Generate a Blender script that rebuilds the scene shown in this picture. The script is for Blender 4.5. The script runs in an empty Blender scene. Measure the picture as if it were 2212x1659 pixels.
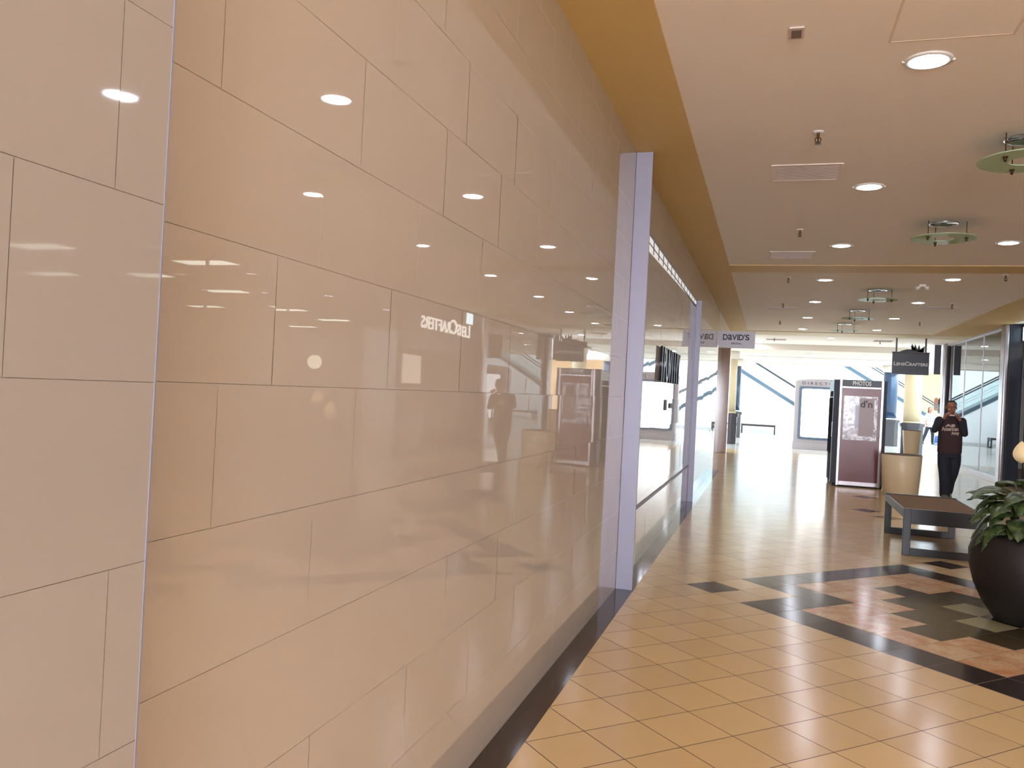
import bpy, bmesh, math, random
from mathutils import Vector, Matrix
from mathutils.bvhtree import BVHTree
random.seed(7)
S = bpy.context.scene
C = S.collection
PI = math.pi

# ------------------------------------------------------------------ camera
CAM_F, YAW, PITCH, ROLL, EYE = 1777.36, 0.302185, 0.0064975, 0.0503811, 1.57
def make_camera():
    cy, sy, cp, sp = math.cos(YAW), math.sin(YAW), math.cos(PITCH), math.sin(PITCH)
    F = Vector((-sy*cp, cy*cp, sp)); r = Vector((cy, sy, 0)); u = r.cross(F)
    cr, sr = math.cos(ROLL), math.sin(ROLL)
    X = r*cr + u*sr; Y = -r*sr + u*cr; Z = -F
    m = Matrix(((X.x, Y.x, Z.x, 0), (X.y, Y.y, Z.y, 0), (X.z, Y.z, Z.z, EYE), (0, 0, 0, 1)))
    cd = bpy.data.cameras.new('camera'); co = bpy.data.objects.new('camera', cd); C.objects.link(co)
    cd.sensor_width = 36; cd.lens = 36*CAM_F/2212; cd.clip_start = 0.05; cd.clip_end = 200
    co.matrix_world = m; S.camera = co
make_camera()

# ------------------------------------------------------------------ world, exposure
w = bpy.data.worlds.new('world'); S.world = w; w.use_nodes = True
w.node_tree.nodes['Background'].inputs[0].default_value = (0.75, 0.86, 1, 1)
w.node_tree.nodes['Background'].inputs[1].default_value = 0.25
S.view_settings.view_transform = 'Standard'; S.view_settings.look = 'None'
S.view_settings.exposure = 1.40; S.view_settings.gamma = 1.0
S.view_settings.use_curve_mapping = False
S.cycles.sample_clamp_indirect = 8.0
S.cycles.max_bounces = 10; S.cycles.glossy_bounces = 6; S.cycles.transparent_max_bounces = 12

DOWN_W = 36.0      # radiance of a downlight lens
SKY_W = 2.8         # radiance of the skylight
TROFFER_W = 1.8
ADDED_PANE_W = 16.0  # radiance of the pane added behind the viewer
ADDED_SKY_W = 2.6  # radiance of the skylight added behind the viewer

# ------------------------------------------------------------------ materials
def lin(c): return tuple(((v/255)/12.92 if v/255 <= .04045 else ((v/255+.055)/1.055)**2.4) for v in c)
MATS = {}
def mat(name, rgb, rough=.5, metal=0, spec=.5, var=.05, scale=8, bump=0, bscale=40, coat=0, trans=0, alpha=1, raw=False):
    if name in MATS: return MATS[name]
    m = bpy.data.materials.new(name); m.use_nodes = True; nt = m.node_tree; b = nt.nodes['Principled BSDF']
    col = rgb if raw else lin(rgb)
    tc = nt.nodes.new('ShaderNodeTexCoord')
    nz = nt.nodes.new('ShaderNodeTexNoise'); nz.inputs['Scale'].default_value = scale; nz.inputs['Detail'].default_value = 4
    nt.links.new(tc.outputs['Object'], nz.inputs['Vector'])
    mx = nt.nodes.new('ShaderNodeMix'); mx.data_type = 'RGBA'
    mx.inputs['A'].default_value = (*[max(0, c*(1-var)) for c in col], 1)
    mx.inputs['B'].default_value = (*[min(1, c*(1+var)) for c in col], 1)
    nt.links.new(nz.outputs['Fac'], mx.inputs['Factor']); nt.links.new(mx.outputs['Result'], b.inputs['Base Color'])
    b.inputs['Roughness'].default_value = rough; b.inputs['Metallic'].default_value = metal
    b.inputs['Specular IOR Level'].default_value = spec
    b.inputs['Coat Weight'].default_value = coat; b.inputs['Coat Roughness'].default_value = .05
    b.inputs['Transmission Weight'].default_value = trans; b.inputs['Alpha'].default_value = alpha
    if bump:
        n2 = nt.nodes.new('ShaderNodeTexNoise'); n2.inputs['Scale'].default_value = bscale; n2.inputs['Detail'].default_value = 3
        nt.links.new(tc.outputs['Object'], n2.inputs['Vector'])
        bp = nt.nodes.new('ShaderNodeBump'); bp.inputs['Strength'].default_value = bump; bp.inputs['Distance'].default_value = .01
        nt.links.new(n2.outputs['Fac'], bp.inputs['Height']); nt.links.new(bp.outputs['Normal'], b.inputs['Normal'])
    MATS[name] = m; return m
def emit(name, rgb, s):
    m = bpy.data.materials.new(name); m.use_nodes = True; nt = m.node_tree; nt.nodes.clear()
    o = nt.nodes.new('ShaderNodeOutputMaterial'); e = nt.nodes.new('ShaderNodeEmission')
    e.inputs[0].default_value = (*rgb, 1); e.inputs[1].default_value = s
    nt.links.new(e.outputs[0], o.inputs[0]); MATS[name] = m; return m
def thin_glass(name, tint=(1, 1, 1), refl=1.5, haze=0):
    m = bpy.data.materials.new(name); m.use_nodes = True; nt = m.node_tree; nt.nodes.clear()
    o = nt.nodes.new('ShaderNodeOutputMaterial'); t = nt.nodes.new('ShaderNodeBsdfTransparent'); g = nt.nodes.new('ShaderNodeBsdfGlossy')
    t.inputs[0].default_value = (*tint, 1); g.inputs['Roughness'].default_value = .01
    f = nt.nodes.new('ShaderNodeFresnel'); f.inputs[0].default_value = refl
    geo = nt.nodes.new('ShaderNodeNewGeometry'); inv = nt.nodes.new('ShaderNodeMath'); inv.operation = 'SUBTRACT'; inv.inputs[0].default_value = 1
    nt.links.new(geo.outputs['Backfacing'], inv.inputs[1]); ml = nt.nodes.new('ShaderNodeMath'); ml.operation = 'MULTIPLY'
    nt.links.new(f.outputs[0], ml.inputs[0]); nt.links.new(inv.outputs[0], ml.inputs[1])
    mx = nt.nodes.new('ShaderNodeMixShader'); nt.links.new(ml.outputs[0], mx.inputs[0])
    nt.links.new(t.outputs[0], mx.inputs[1]); nt.links.new(g.outputs[0], mx.inputs[2])
    out = mx
    if haze:
        d = nt.nodes.new('ShaderNodeBsdfDiffuse'); d.inputs[0].default_value = (*tint, 1)
        m2 = nt.nodes.new('ShaderNodeMixShader'); m2.inputs[0].default_value = haze
        nt.links.new(mx.outputs[0], m2.inputs[1]); nt.links.new(d.outputs[0], m2.inputs[2]); out = m2
    nt.links.new(out.outputs[0], o.inputs[0]); MATS[name] = m; return m

# floor grid: 31 cm tiles laid on the diagonal
GX, GY, GS, GA = -0.3017, 3.7949, 0.313666, 0.805156
def g2w(u, v): return (GX+GS*(u*math.cos(GA)-v*math.sin(GA)), GY+GS*(u*math.sin(GA)+v*math.cos(GA)))
def w2g(x, y):
    dx, dy = x-GX, y-GY
    return ((dx*math.cos(GA)+dy*math.sin(GA))/GS, (-dx*math.sin(GA)+dy*math.cos(GA))/GS)
def tile_mat(name, rgb, var=.1, rough=.09, vein=None, grout=(70, 48, 26), gw=.0075, grid=True, marb=.0):
    m = bpy.data.materials.new(name); m.use_nodes = True; nt = m.node_tree; b = nt.nodes['Principled BSDF']; N = nt.nodes.new; L = nt.links.new
    tc = N('ShaderNodeTexCoord'); sp = N('ShaderNodeSeparateXYZ'); L(tc.outputs['Object'], sp.inputs[0])
    def mth(op, a, bb=None, c=None):
        n = N('ShaderNodeMath'); n.operation = op
        for i, x in enumerate((a, bb, c)):
            if x is None: continue
            if isinstance(x, (int, float)): n.inputs[i].default_value = x
            else: L(x, n.inputs[i])
        return n.outputs[0]
    ca, sa = math.cos(GA)/GS, math.sin(GA)/GS
    dx = mth('SUBTRACT', sp.outputs[0], GX); dy = mth('SUBTRACT', sp.outputs[1], GY)
    u = mth('ADD', mth('MULTIPLY', dx, ca), mth('MULTIPLY', dy, sa))
    v = mth('ADD', mth('MULTIPLY', dx, -sa), mth('MULTIPLY', dy, ca))
    cu, cv = mth('FLOOR', u), mth('FLOOR', v)
    cmb = N('ShaderNodeCombineXYZ'); L(cu, cmb.inputs[0]); L(cv, cmb.inputs[1])
    wn = N('ShaderNodeTexWhiteNoise'); L(cmb.outputs[0], wn.inputs['Vector'])
    nz = N('ShaderNodeTexNoise'); nz.inputs['Scale'].default_value = 5; nz.inputs['Detail'].default_value = 6; nz.inputs['Distortion'].default_value = .6
    off = N('ShaderNodeVectorMath'); off.operation = 'MULTIPLY_ADD'; L(wn.outputs['Color'], off.inputs[0]); off.inputs[1].default_value = (9, 9, 9); L(tc.outputs['Object'], off.inputs[2])
    L(off.outputs[0], nz.inputs['Vector'])
    col = lin(rgb)
    k = mth('ADD', mth('MULTIPLY', wn.outputs['Value'], .6), mth('MULTIPLY', nz.outputs['Fac'], .4))
    mx = N('ShaderNodeMix'); mx.data_type = 'RGBA'
    mx.inputs['A'].default_value = (*[c*(1-var) for c in col], 1); mx.inputs['B'].default_value = (*[min(1, c*(1+var)) for c in col], 1)
    L(k, mx.inputs['Factor']); out = mx.outputs['Result']
    if vein:
        rp = N('ShaderNodeValToRGB'); e = rp.color_ramp.elements
        e[0].position = .30; e[0].color = (1, 1, 1, 1); e[1].position = .62; e[1].color = (0, 0, 0, 1)
        L(nz.outputs['Fac'], rp.inputs[0])
        m2 = N('ShaderNodeMix'); m2.data_type = 'RGBA'; m2.inputs['B'].default_value = (*lin(vein), 1); L(out, m2.inputs['A']); L(rp.outputs[0], m2.inputs['Factor']); out = m2.outputs['Result']
        n3 = N('ShaderNodeTexNoise'); n3.inputs['Scale'].default_value = 9; n3.inputs['Detail'].default_value = 3; n3.inputs['Distortion'].default_value = 1.5; L(off.outputs[0], n3.inputs['Vector'])
        d3 = mth('ABSOLUTE', mth('SUBTRACT', n3.outputs['Fac'], .5)); f3 = mth('MULTIPLY', mth('LESS_THAN', d3, .008), .45)
        m3 = N('ShaderNodeMix'); m3.data_type = 'RGBA'; L(f3, m3.inputs['Factor']); L(out, m3.inputs['A']); m3.inputs['B'].default_value = (*lin((120, 62, 38)), 1); out = m3.outputs['Result']
    if grid:
        pu, pv = mth('PINGPONG', u, .5), mth('PINGPONG', v, .5)
        g = mth('LESS_THAN', mth('MINIMUM', pu, pv), gw)
        m4 = N('ShaderNodeMix'); m4.data_type = 'RGBA'; L(g, m4.inputs['Factor']); L(out, m4.inputs['A']); m4.inputs['B'].default_value = (*lin(grout), 1); out = m4.outputs['Result']
        L(mth('ADD', mth('MULTIPLY', g, .5), rough), b.inputs['Roughness'])
    else: b.inputs['Roughness'].default_value = rough
    L(out, b.inputs['Base Color'])
    wv = N('ShaderNodeTexNoise'); wv.inputs['Scale'].default_value = 2.2; wv.inputs['Detail'].default_value = 2; L(off.outputs[0], wv.inputs['Vector'])
    bp = N('ShaderNodeBump'); bp.inputs['Strength'].default_value = .06; bp.inputs['Distance'].default_value = .02
    L(wv.outputs['Fac'], bp.inputs['Height']); L(bp.outputs['Normal'], b.inputs['Normal'])
    b.inputs['Specular IOR Level'].default_value = .5
    MATS[name] = m; return m

CREAM = tile_mat('cream_floor_tile', (222, 188, 134), .09, rough=.175)
BLACK = tile_mat('dark_floor_tile', (58, 48, 44), .2, rough=.14, grout=(120, 96, 72))
OLIVE = tile_mat('olive_floor_tile', (78, 68, 46), .12, rough=.14, grout=(90, 76, 52))
ORANGE = tile_mat('orange_marble_tile', (224, 190, 146), .1, rough=.15, vein=(206, 144, 98), grout=(130, 80, 48))
PALE = tile_mat('pale_green_tile', (168, 160, 122), .1, grout=(110, 98, 70))
COURT = tile_mat('pale_court_tile', (222, 218, 208), .05, rough=.13, grout=(150, 140, 126))
BORDER = tile_mat('border_floor_tile', (62, 48, 40), .12, grid=False)

WALLT = mat('polished_wall_tile', (194, 182, 168), .012, spec=1.0, var=.03, scale=3, bump=.012, bscale=2.5)
PILT = mat('polished_pilaster_tile', (170, 162, 154), .03, spec=.5, var=.03, scale=3, bump=.012, bscale=2.5)
GROUT = mat("wall_grout", (206, 190, 172), .6)
CEIL = mat('ceiling_paint', (244, 234, 226), .75, var=.015, scale=2)
CEIL_LOW = mat('lower_ceiling_paint', (226, 214, 200), .7, var=.015)
YEL = mat('ochre_paint', (214, 182, 118), .6, var=.02)
STEEL = mat('brushed_steel', (176, 172, 176), .32, metal=.85, var=.04)
ALU = mat('anodised_aluminium', (148, 148, 166), .42, metal=.2, var=.02)
WHITE = mat('white_enamel', (232, 230, 226), .4)
OFFW = mat('white_plaster', (238, 240, 242), .55, var=.01)
NAVY = mat('navy_laminate', (34, 40, 54), .3, spec=.4)
BLUEC = mat('blue_column_finish', (44, 70, 100), .12, spec=.6)
DKGREY = mat('charcoal_panel', (62, 60, 62), .35)
BLKST = mat('dark_granite', (66, 62, 66), .14, var=.25, scale=40)
YCOL = mat('cream_column_finish', (222, 202, 164), .35, var=.02)
PINK = mat('pink_stone', (176, 150, 140), .12, var=.08, scale=6)
PEDW = mat('pale_stone', (186, 176, 178), .25, var=.04)
RED = mat('red_brown_laminate', (112, 38, 38), .28, var=.06, scale=5)
CREAMP = mat('cream_planter_glaze', (242, 222, 184), .32, var=.02)
SOIL = mat('potting_soil', (48, 36, 28), .95, var=.3, scale=60, bump=.6)
POT = mat('dark_brown_pot', (26, 20, 18), .55, var=.25, scale=90, bump=.15, bscale=160)
METAL_BENCH = mat('bench_dark_metal', (20, 21, 28), .35, spec=.5)
BRASS = mat('sprinkler_brass', (86, 66, 44), .35, metal=.7)
CHROME = mat('chrome_reflector', (210, 212, 220), .12, metal=1)
VENTM = mat('ceiling_vent_metal', (206, 190, 184), .5, var=.08, scale=14)
INK = mat('dark_sign_ink', (46, 44, 60), .5)
PALELET = mat('pale_sign_letter', (244, 244, 248), .4)
SIGNW = mat('blade_sign_white', (216, 214, 224), .4)
SIGNN = mat('navy_sign_panel', (38, 38, 52), .35)
CARPET = mat('store_carpet', (120, 100, 84), .9)
STOREW = mat('store_beige_wall', (206, 194, 178), .6)
ESCB = mat('escalator_blue_band', (64, 84, 98), .25)
WOOD = mat('counter_wood', (120, 80, 50), .4)
DOWN = emit('downlight_glow', (.93, .97, 1.12), DOWN_W)
SKY = emit('skylight_glow', (.74, .89, 1.0), SKY_W)
TROF = emit('troffer_glow', (1.0, .97, .88), TROFFER_W)
SCREEN = emit('directory_screen_glow', (.93, .97, 1.0), 2.2)
LITPOSTER = emit('lit_poster_glow', (1.0, .9, .78), .45)
CYANSCR = emit('menu_screen_glow', (.72, .92, 1.0), 1.3)
SLIT_GLOW = emit('bright_slit_glow', (1.0, .93, .84), .30)
ADDED_PANE = emit('added_pane_glow', (.94, .96, 1.08), ADDED_PANE_W)
LITLET = emit('lit_sign_letter', (1.0, .95, .9), .9)
ADDED_SKY = emit('added_skylight_glow', (.92, .96, 1.1), ADDED_SKY_W)
BULB = emit('globe_lamp_glow', (1.0, .88, .7), 1.1)
GLASS = thin_glass('clear_glass', (.93, .97, .96), 1.5)
COATED = thin_glass('reflective_shop_glass', (.55, .60, .60), 3.2)
GREENGL = thin_glass('green_frosted_glass', (.52, .66, .46), 1.5, haze=.8)

# ------------------------------------------------------------------ mesh helpers
def obj(name, bm, m=None, parent=None, smooth=False, mats=None):
    me = bpy.data.meshes.new(name)
    bmesh.ops.recalc_face_normals(bm, faces=bm.faces[:]) if not mats else None
    bm.to_mesh(me); bm.free()
    for x in (mats or ([m] if m else [])): me.materials.append(x)
    if smooth:
        for p in me.polygons: p.use_smooth = True
    o = bpy.data.objects.new(name, me); C.objects.link(o)
    if parent: o.parent = parent
    return o
def tag(o, label, cat, group=None, kind=None):
    o['label'] = label; o['category'] = cat
    if group: o['group'] = group
    if kind: o['kind'] = kind
    return o
def thing(name, label, cat, loc=(0, 0, 0), rz=0, group=None):
    o = bpy.data.objects.new(name, None); C.objects.link(o); o.location = loc; o.rotation_euler = (0, 0, rz)
    o.empty_display_size = .1
    return tag(o, label, cat, group)
def struct(o): o['kind'] = 'structure'; return o
def box(bm, a, b, bevel=0):
    r = bmesh.ops.create_cube(bm, size=1)
    c = [(a[i]+b[i])/2 for i in range(3)]; s = [abs(b[i]-a[i]) for i in range(3)]
    bmesh.ops.scale(bm, vec=s, verts=r['verts']); bmesh.ops.translate(bm, vec=c, verts=r['verts'])
    if bevel:
        ed = list({e for v in r['verts'] for e in v.link_edges})
        bmesh.ops.bevel(bm, geom=ed, offset=bevel, segments=2, affect='EDGES', profile=.6)
    return bm
def bx(a, b, bevel=0): return box(bmesh.new(), a, b, bevel)
def boxes(*l):
    bm = bmesh.new()
    for t in l: box(bm, t[0], t[1], t[2] if len(t) > 2 else 0)
    return bm
def loft(bm, rings, cap=True):
    """rings: lists of points, same count each"""
    vs = [[bm.verts.new(p) for p in r] for r in rings]; n = len(rings[0])
    for i in range(len(vs)-1):
        for j in range(n): bm.faces.new((vs[i][j], vs[i][(j+1) % n], vs[i+1][(j+1) % n], vs[i+1][j]))
    if cap: bm.faces.new(vs[0][::-1]); bm.faces.new(vs[-1])
    return bm
def circ(c, r, n=32, ry=None, z=None):
    return [(c[0]+r*math.cos(2*PI*k/n), c[1]+(ry or r)*math.sin(2*PI*k/n), c[2] if z is None else z) for k in range(n)]
def lathe(prof, n=40, c=(0, 0)):
    bm = bmesh.new(); return loft(bm, [circ((c[0], c[1], z), max(r, 1e-4), n) for r, z in prof], True)
def tube(bm, pts, rads, n=12, cap=True):
    pts = [Vector(p) for p in pts]
    if isinstance(rads, (int, float)): rads = [rads]*len(pts)
    rings = []; prev = None
    for i, p in enumerate(pts):
        d = (pts[min(i+1, len(pts)-1)]-pts[max(i-1, 0)]).normalized()
        a = prev if prev and abs(prev.dot(d)) < .95 else (Vector((1, 0, 0)) if abs(d.x) < .8 else Vector((0, 1, 0)))
        x = (a-d*a.dot(d)).normalized(); y = d.cross(x); prev = x
        rings.append([p+x*rads[i]*math.cos(2*PI*k/n)+y*rads[i]*math.sin(2*PI*k/n) for k in range(n)])
    return loft(bm, rings, cap)
def ball(bm, c, r, sub=3, sc=(1, 1, 1), rot=None):
    m = Matrix.Translation(c) @ (rot or Matrix.Identity(4)) @ Matrix.Diagonal((sc[0], sc[1], sc[2], 1))
    bmesh.ops.create_icosphere(bm, subdivisions=sub, radius=r, matrix=m); return bm
def prism(bm, pts, axis, a, b):
    """outline pts (2d) extruded between a and b along axis 'x','y' or 'z'"""
    def P(p, t): return {'x': (t, p[0], p[1]), 'y': (p[0], t, p[1]), 'z': (p[0], p[1], t)}[axis]
    return loft(bm, [[P(p, a) for p in pts], [P(p, b) for p in pts]])
def rrect(x0, z0, x1, z1, r, n=6):
    o = []
    for cx, cz, a0 in ((x1-r, z1-r, 0), (x0+r, z1-r, 90), (x0+r, z0+r, 180), (x1-r, z0+r, 270)):
        for k in range(n+1):
            a = math.radians(a0+90*k/n); o.append((cx+r*math.cos(a), cz+r*math.sin(a)))
    return o
def frame_plate(outer, inner, axis, a, b):
    """ring between two outlines with equal point counts"""
    bm = bmesh.new(); n = len(outer)
    def P(p, t): return {'x': (t, p[0], p[1]), 'y': (p[0], t, p[1]), 'z': (p[0], p[1], t)}[axis]
    R = [[bm.verts.new(P(p, t)) for p in o] for o in (outer, inner) for t in (a, b)]
    oa, ob, ia, ib = R
    for j in range(n):
        k = (j+1) % n
        bm.faces.new((oa[j], oa[k], ia[k], ia[j])); bm.faces.new((ob[k], ob[j], ib[j], ib[k]))
        bm.faces.new((oa[k], oa[j], ob[j], ob[k])); bm.faces.new((ia[j], ia[k], ib[k], ib[j]))
    return bm
def text(name, s, size, m, parent, loc, rot, extrude=.004, bold=0, sx=1, align='CENTER', spacing=1.0, small=None, width=None):
    cu = bpy.data.curves.new('t', 'FONT'); cu.body = s; cu.size = size; cu.extrude = extrude; cu.offset = bold
    cu.align_x = align; cu.align_y = 'CENTER'; cu.space_character = spacing; cu.resolution_u = 4
    if small:
        cu.small_caps_scale = small
        for i, ch in enumerate(s):
            if ch.islower(): cu.body_format[i].use_small_caps = True
    o = bpy.data.objects.new('t', cu); C.objects.link(o)
    dg = bpy.context.evaluated_depsgraph_get(); me = bpy.data.meshes.new_from_object(o.evaluated_get(dg))
    bpy.data.objects.remove(o); me.name = name
    k = sx
    if width:
        xs = [v.co.x for v in me.vertices]; k = width/(max(xs)-min(xs))
    for v in me.vertices: v.co.x *= k
    me.materials.clear(); me.materials.append(m)
    r = bpy.data.objects.new(name, me); C.objects.link(r)
    r.location = loc; r.rotation_euler = rot
    if parent: r.parent = parent
    return r
FRONT = (PI/2, 0, 0)            # text facing -Y
FACE_LEFT = (PI/2, 0, -PI/2)    # text facing -X

# ================================================================== SETTING
ZC = 3.56; WX = -1.11; RX = 4.98
# ---- floor
def cell_kind(i, j):
    k = (i, j)
    blk = {(7, v) for v in range(-1, 6)} | {(8, 5), (9, 5), (9, 6), (8, -1), (9, -1), (9, -2), (9, -3)}
    blk |= {(u, 7) for u in range(9, 16)} | {(15, v) for v in range(3, 8)} | {(7, 7), (17, 7), (16, 3), (17, 3), (17, 2), (17, 1), (17, 0), (17, -1), (17, -2), (7, -3)}
    blk |= {(u, -3) for u in range(9, 18)}
    blk |= {(33, 23), (31, 21), (25, 15), (26, 17)}
    if k in blk: return 1
    ol = {(12, 5), (11, 4), (12, 4), (13, 4), (10, 3), (11, 3), (13, 3), (14, 3), (9, 2), (10, 2), (10, 1), (11, 1), (12, 2), (13, 2), (14, 2), (11, 0), (12, 0), (13, 0), (14, 1), (12, -1), (15, 1)}
    pl = {(12, 3), (11, 2), (12, 1), (13, 1)}
    if k in pl: return 4
    if k in ol: return 2
    if 8 <= i <= 16 and -2 <= j <= 6 and not (i >= 15 and j > 3) and not (i == 8 and (j < 0 or j == 6)): 
        if i == 8 and j == 5: return 1
        return 3
    return 0
def build_floor():
    bm = bmesh.new(); cache = {}
    def V(i, j):
        if (i, j) not in cache: x, y = g2w(i, j); cache[(i, j)] = bm.verts.new((x, y, 0))
        return cache[(i, j)]
    x0, x1, y0, y1 = -1.9, RX+.02, -14, 30
    for i in range(-90, 140):
        for j in range(-80, 90):
            cx, cy = g2w(i+.5, j+.5)
            if x0-.4 < cx < x1+.4 and y0-.4 < cy < y1+.4:
                f = bm.faces.new((V(i, j), V(i+1, j), V(i+1, j+1), V(i, j+1))); f.material_index = cell_kind(i, j)
    def cut(co, no, clear=None):
        bmesh.ops.bisect_plane(bm, geom=bm.verts[:]+bm.edges[:]+bm.faces[:], plane_co=co, plane_no=no, clear_outer=bool(clear))
    cut((x1, 0, 0), (1, 0, 0), 1); cut((x0, 0, 0), (-1, 0, 0), 1); cut((0, y1, 0), (0, 1, 0), 1); cut((0, y0, 0), (0, -1, 0), 1)
    cut((-.965, 0, 0), (1, 0, 0)); cut((0, 18.9, 0), (0, 1, 0))
    for f in bm.faces:
        c = f.calc_center_median()
        if c.x < -.965 and c.y < 18.9: f.material_index = 5
        elif c.y > 27.6: f.material_index = 6
    # plain tiled court beyond
    def q(a, b, mi=6):
        f = bm.faces.new([bm.verts.new(p) for p in ((a[0], a[1], 0), (b[0], a[1], 0), (b[0], b[1], 0), (a[0], b[1], 0))]); f.material_index = mi
    q((-8, 30), (16, 56)); q((-8, 25.2), (-1.9, 30)); q((RX+.02, 27.6), (16, 30))
    for f in bm.faces:
        if f.normal.z < 0: f.normal_flip()
    struct(obj('floor', bm, mats=[CREAM, BLACK, OLIVE, ORANGE, PALE, BORDER, COURT]))
build_floor()
struct(obj('floor_store', bx((RX+.02, 3, -.05), (16.2, 27.6, 0)), CARPET))

# ---- polished tile wall: every tile leans a hair's breadth its own way
TZ = [-.0, .022, .328, .633, .939, 1.245, 1.551, 1.856, 2.161, 2.466, 2.771, 3.076, 3.381, 3.56]
TOFF = [.3, .31, .10, .42, .054, .256, .451, .024, .216, .40, .15, .33, .05]
def tile_wall(name, x, y0, y1, m, tl=.61, holes=(), sgn=1, seed=3, tilt=.0011, shift=0.0, z1=3.56):
    rnd = random.Random(seed)
    bm = bmesh.new(); box(bm, (x-.12*sgn, y0, 0), (x-.003*sgn, y1, z1))
    for f in bm.faces: f.material_index = 1
    g = .0006
    for r in range(len(TZ)-1):
        za, zb = TZ[r], min(TZ[r+1], z1)
        if zb-za < .01: continue
        k = math.floor((y0-TOFF[r]-shift)/tl); y = TOFF[r]+shift+k*tl
        while y < y1:
            a, b = max(y, y0), min(y+tl, y1); y += tl
            if b-a < .01: continue
            ty, tz = rnd.gauss(0, tilt), rnd.gauss(0, tilt); cy, cz = (a+b)/2, (za+zb)/2
            P = [(a+g, za+g), (b-g, za+g), (b-g, zb-g), (a+g, zb-g)]
            vs = [bm.verts.new((x+ty*(p[0]-cy)+tz*(p[1]-cz), p[0], p[1])) for p in P]
            f = bm.faces.new(vs if sgn > 0 else vs[::-1]); f.material_index = 0
    return struct(obj(name, bm, mats=[m, GROUT]))
tile_wall('wall_left', WX, 1.0, 18.9, WALLT)
tile_wall('wall_left_pilaster', -1.005, -14, 1.165, PILT, seed=5, shift=.42)
struct(obj('trim_1', bx((-1.02, 1.1645, 0), (-1.0035, 1.168, ZC)), ALU))
# recess and pier past the tiled wall
struct(obj('wall_left_recess', boxes(((-1.5, 18.9, 0), (-1.375, 25.2, ZC))), WALLT))
struct(obj('wall_left_return', bx((-1.5, 18.88, 0), (-1.115, 18.905, ZC)), PINK))
struct(obj('wall_left_pier', boxes(((-1.6, 25.2, 0), (-1.125, 25.75, ZC), .01)), PINK))
struct(obj('wall_back', boxes(((-1.2, -14.1, 0), (-.6, -14, ZC)), ((4.6, -14.1, 0), (5.1, -14, ZC)), ((-.6, -14.1, 3.2), (4.6, -14, ZC)), ((-.6, -14.1, 0), (4.6, -14, .1))), STOREW))
# unseen glowing glazing, added behind the viewer to light faces turned this way
we = struct(obj('window_added', boxes(*[((-.6+5.2*k/4-.03, -14.08, .1), (-.6+5.2*k/4+.03, -14.02, 3.2)) for k in range(5)]), ALU))
obj('added_light_pane', bx((-.6, -14.2, .1), (4.6, -14.15, 3.2)), ADDED_PANE, we)

# ---- ceiling
struct(obj('ceiling', bx((-1.5, -2.5, ZC), (5.05, 29.2, ZC+.15)), CEIL))
struct(obj('ceiling_hatch', frame_plate([(.535, 3.645), (1.145, 3.645), (1.145, 4.855), (.535, 4.855)], [(.547, 3.657), (1.133, 3.657), (1.133, 4.843), (.547, 4.843)], 'z', ZC-.0015, ZC+.001), mat('hatch_joint', (224, 206, 190), .8)))
yb = bmesh.new()
for a, b in (((-1.11, -2.5), (-.64, 24.0)), ((4.05, -2.5), (RX+.05, 24.0)), ((-.64, 12.45), (4.05, 13.1))):
    box(yb, (a[0], a[1], ZC-.012), (b[0], b[1], ZC+.01))
struct(obj('trim_2', yb, YEL))
struct(obj('trim_5', bx((-1.11, 24.0, ZC-.02), (RX+.05, 25.2, ZC+.01)), mat('beige_band_paint', (222, 204, 170), .6)))
# unseen hall behind the viewer, its skylight added to brighten floor and ceiling
struct(obj('ceiling_added_skylight', bx((-1.3, -14.2, 6.5), (5.2, -2.4, 6.55)), ADDED_SKY))
struct(obj('wall_rear_upper', boxes(((-1.3, -14.2, ZC), (-1.1, -2.4, 6.5)), ((5.0, -14.2, ZC), (5.2, -2.4, 6.5)), ((-1.1, -14.2, ZC), (5.0, -14.0, 6.5)), ((-1.1, -2.5, ZC+.15), (5.0, -2.4, 6.5))), STOREW))
struct(obj('ceiling_lower', boxes(((-1.6, 29.2, 3.36), (4.85, 39.6, 3.7))), CEIL_LOW))
struct(obj('trim_3', boxes(((-1.2, 33.4, 3.335), (4.85, 33.8, 3.37)), ((-1.2, 38.6, 3.325), (4.85, 39.0, 3.37))), CEIL_LOW))
struct(obj('ceiling_store', bx((RX+.05, 3, ZC), (16.2, 27.6, ZC+.1)), CEIL_LOW))
# ---- court and its skylight
struct(obj('ceiling_skylight', bx((-8, 27.6, 11), (16, 56, 11.05)), SKY))
struct(obj('wall_far', bx((-8, 54, 0), (16, 54.2, 11)), OFFW))
struct(obj('wall_far_left', bx((-8.2, 25.2, 0), (-8, 56, 11)), OFFW))
struct(obj('wall_far_right', bx((16, 27.6, 0), (16.2, 56, 11)), OFFW))
struct(obj('wall_court_front', boxes(((-8, 25.6, 0), (-1.6, 25.75, 11)), ((-1.6, 27.4, ZC+.15), (5, 27.6, 11)), ((5, 27.5, 0), (16.2, 27.65, 11))), OFFW))
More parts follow.
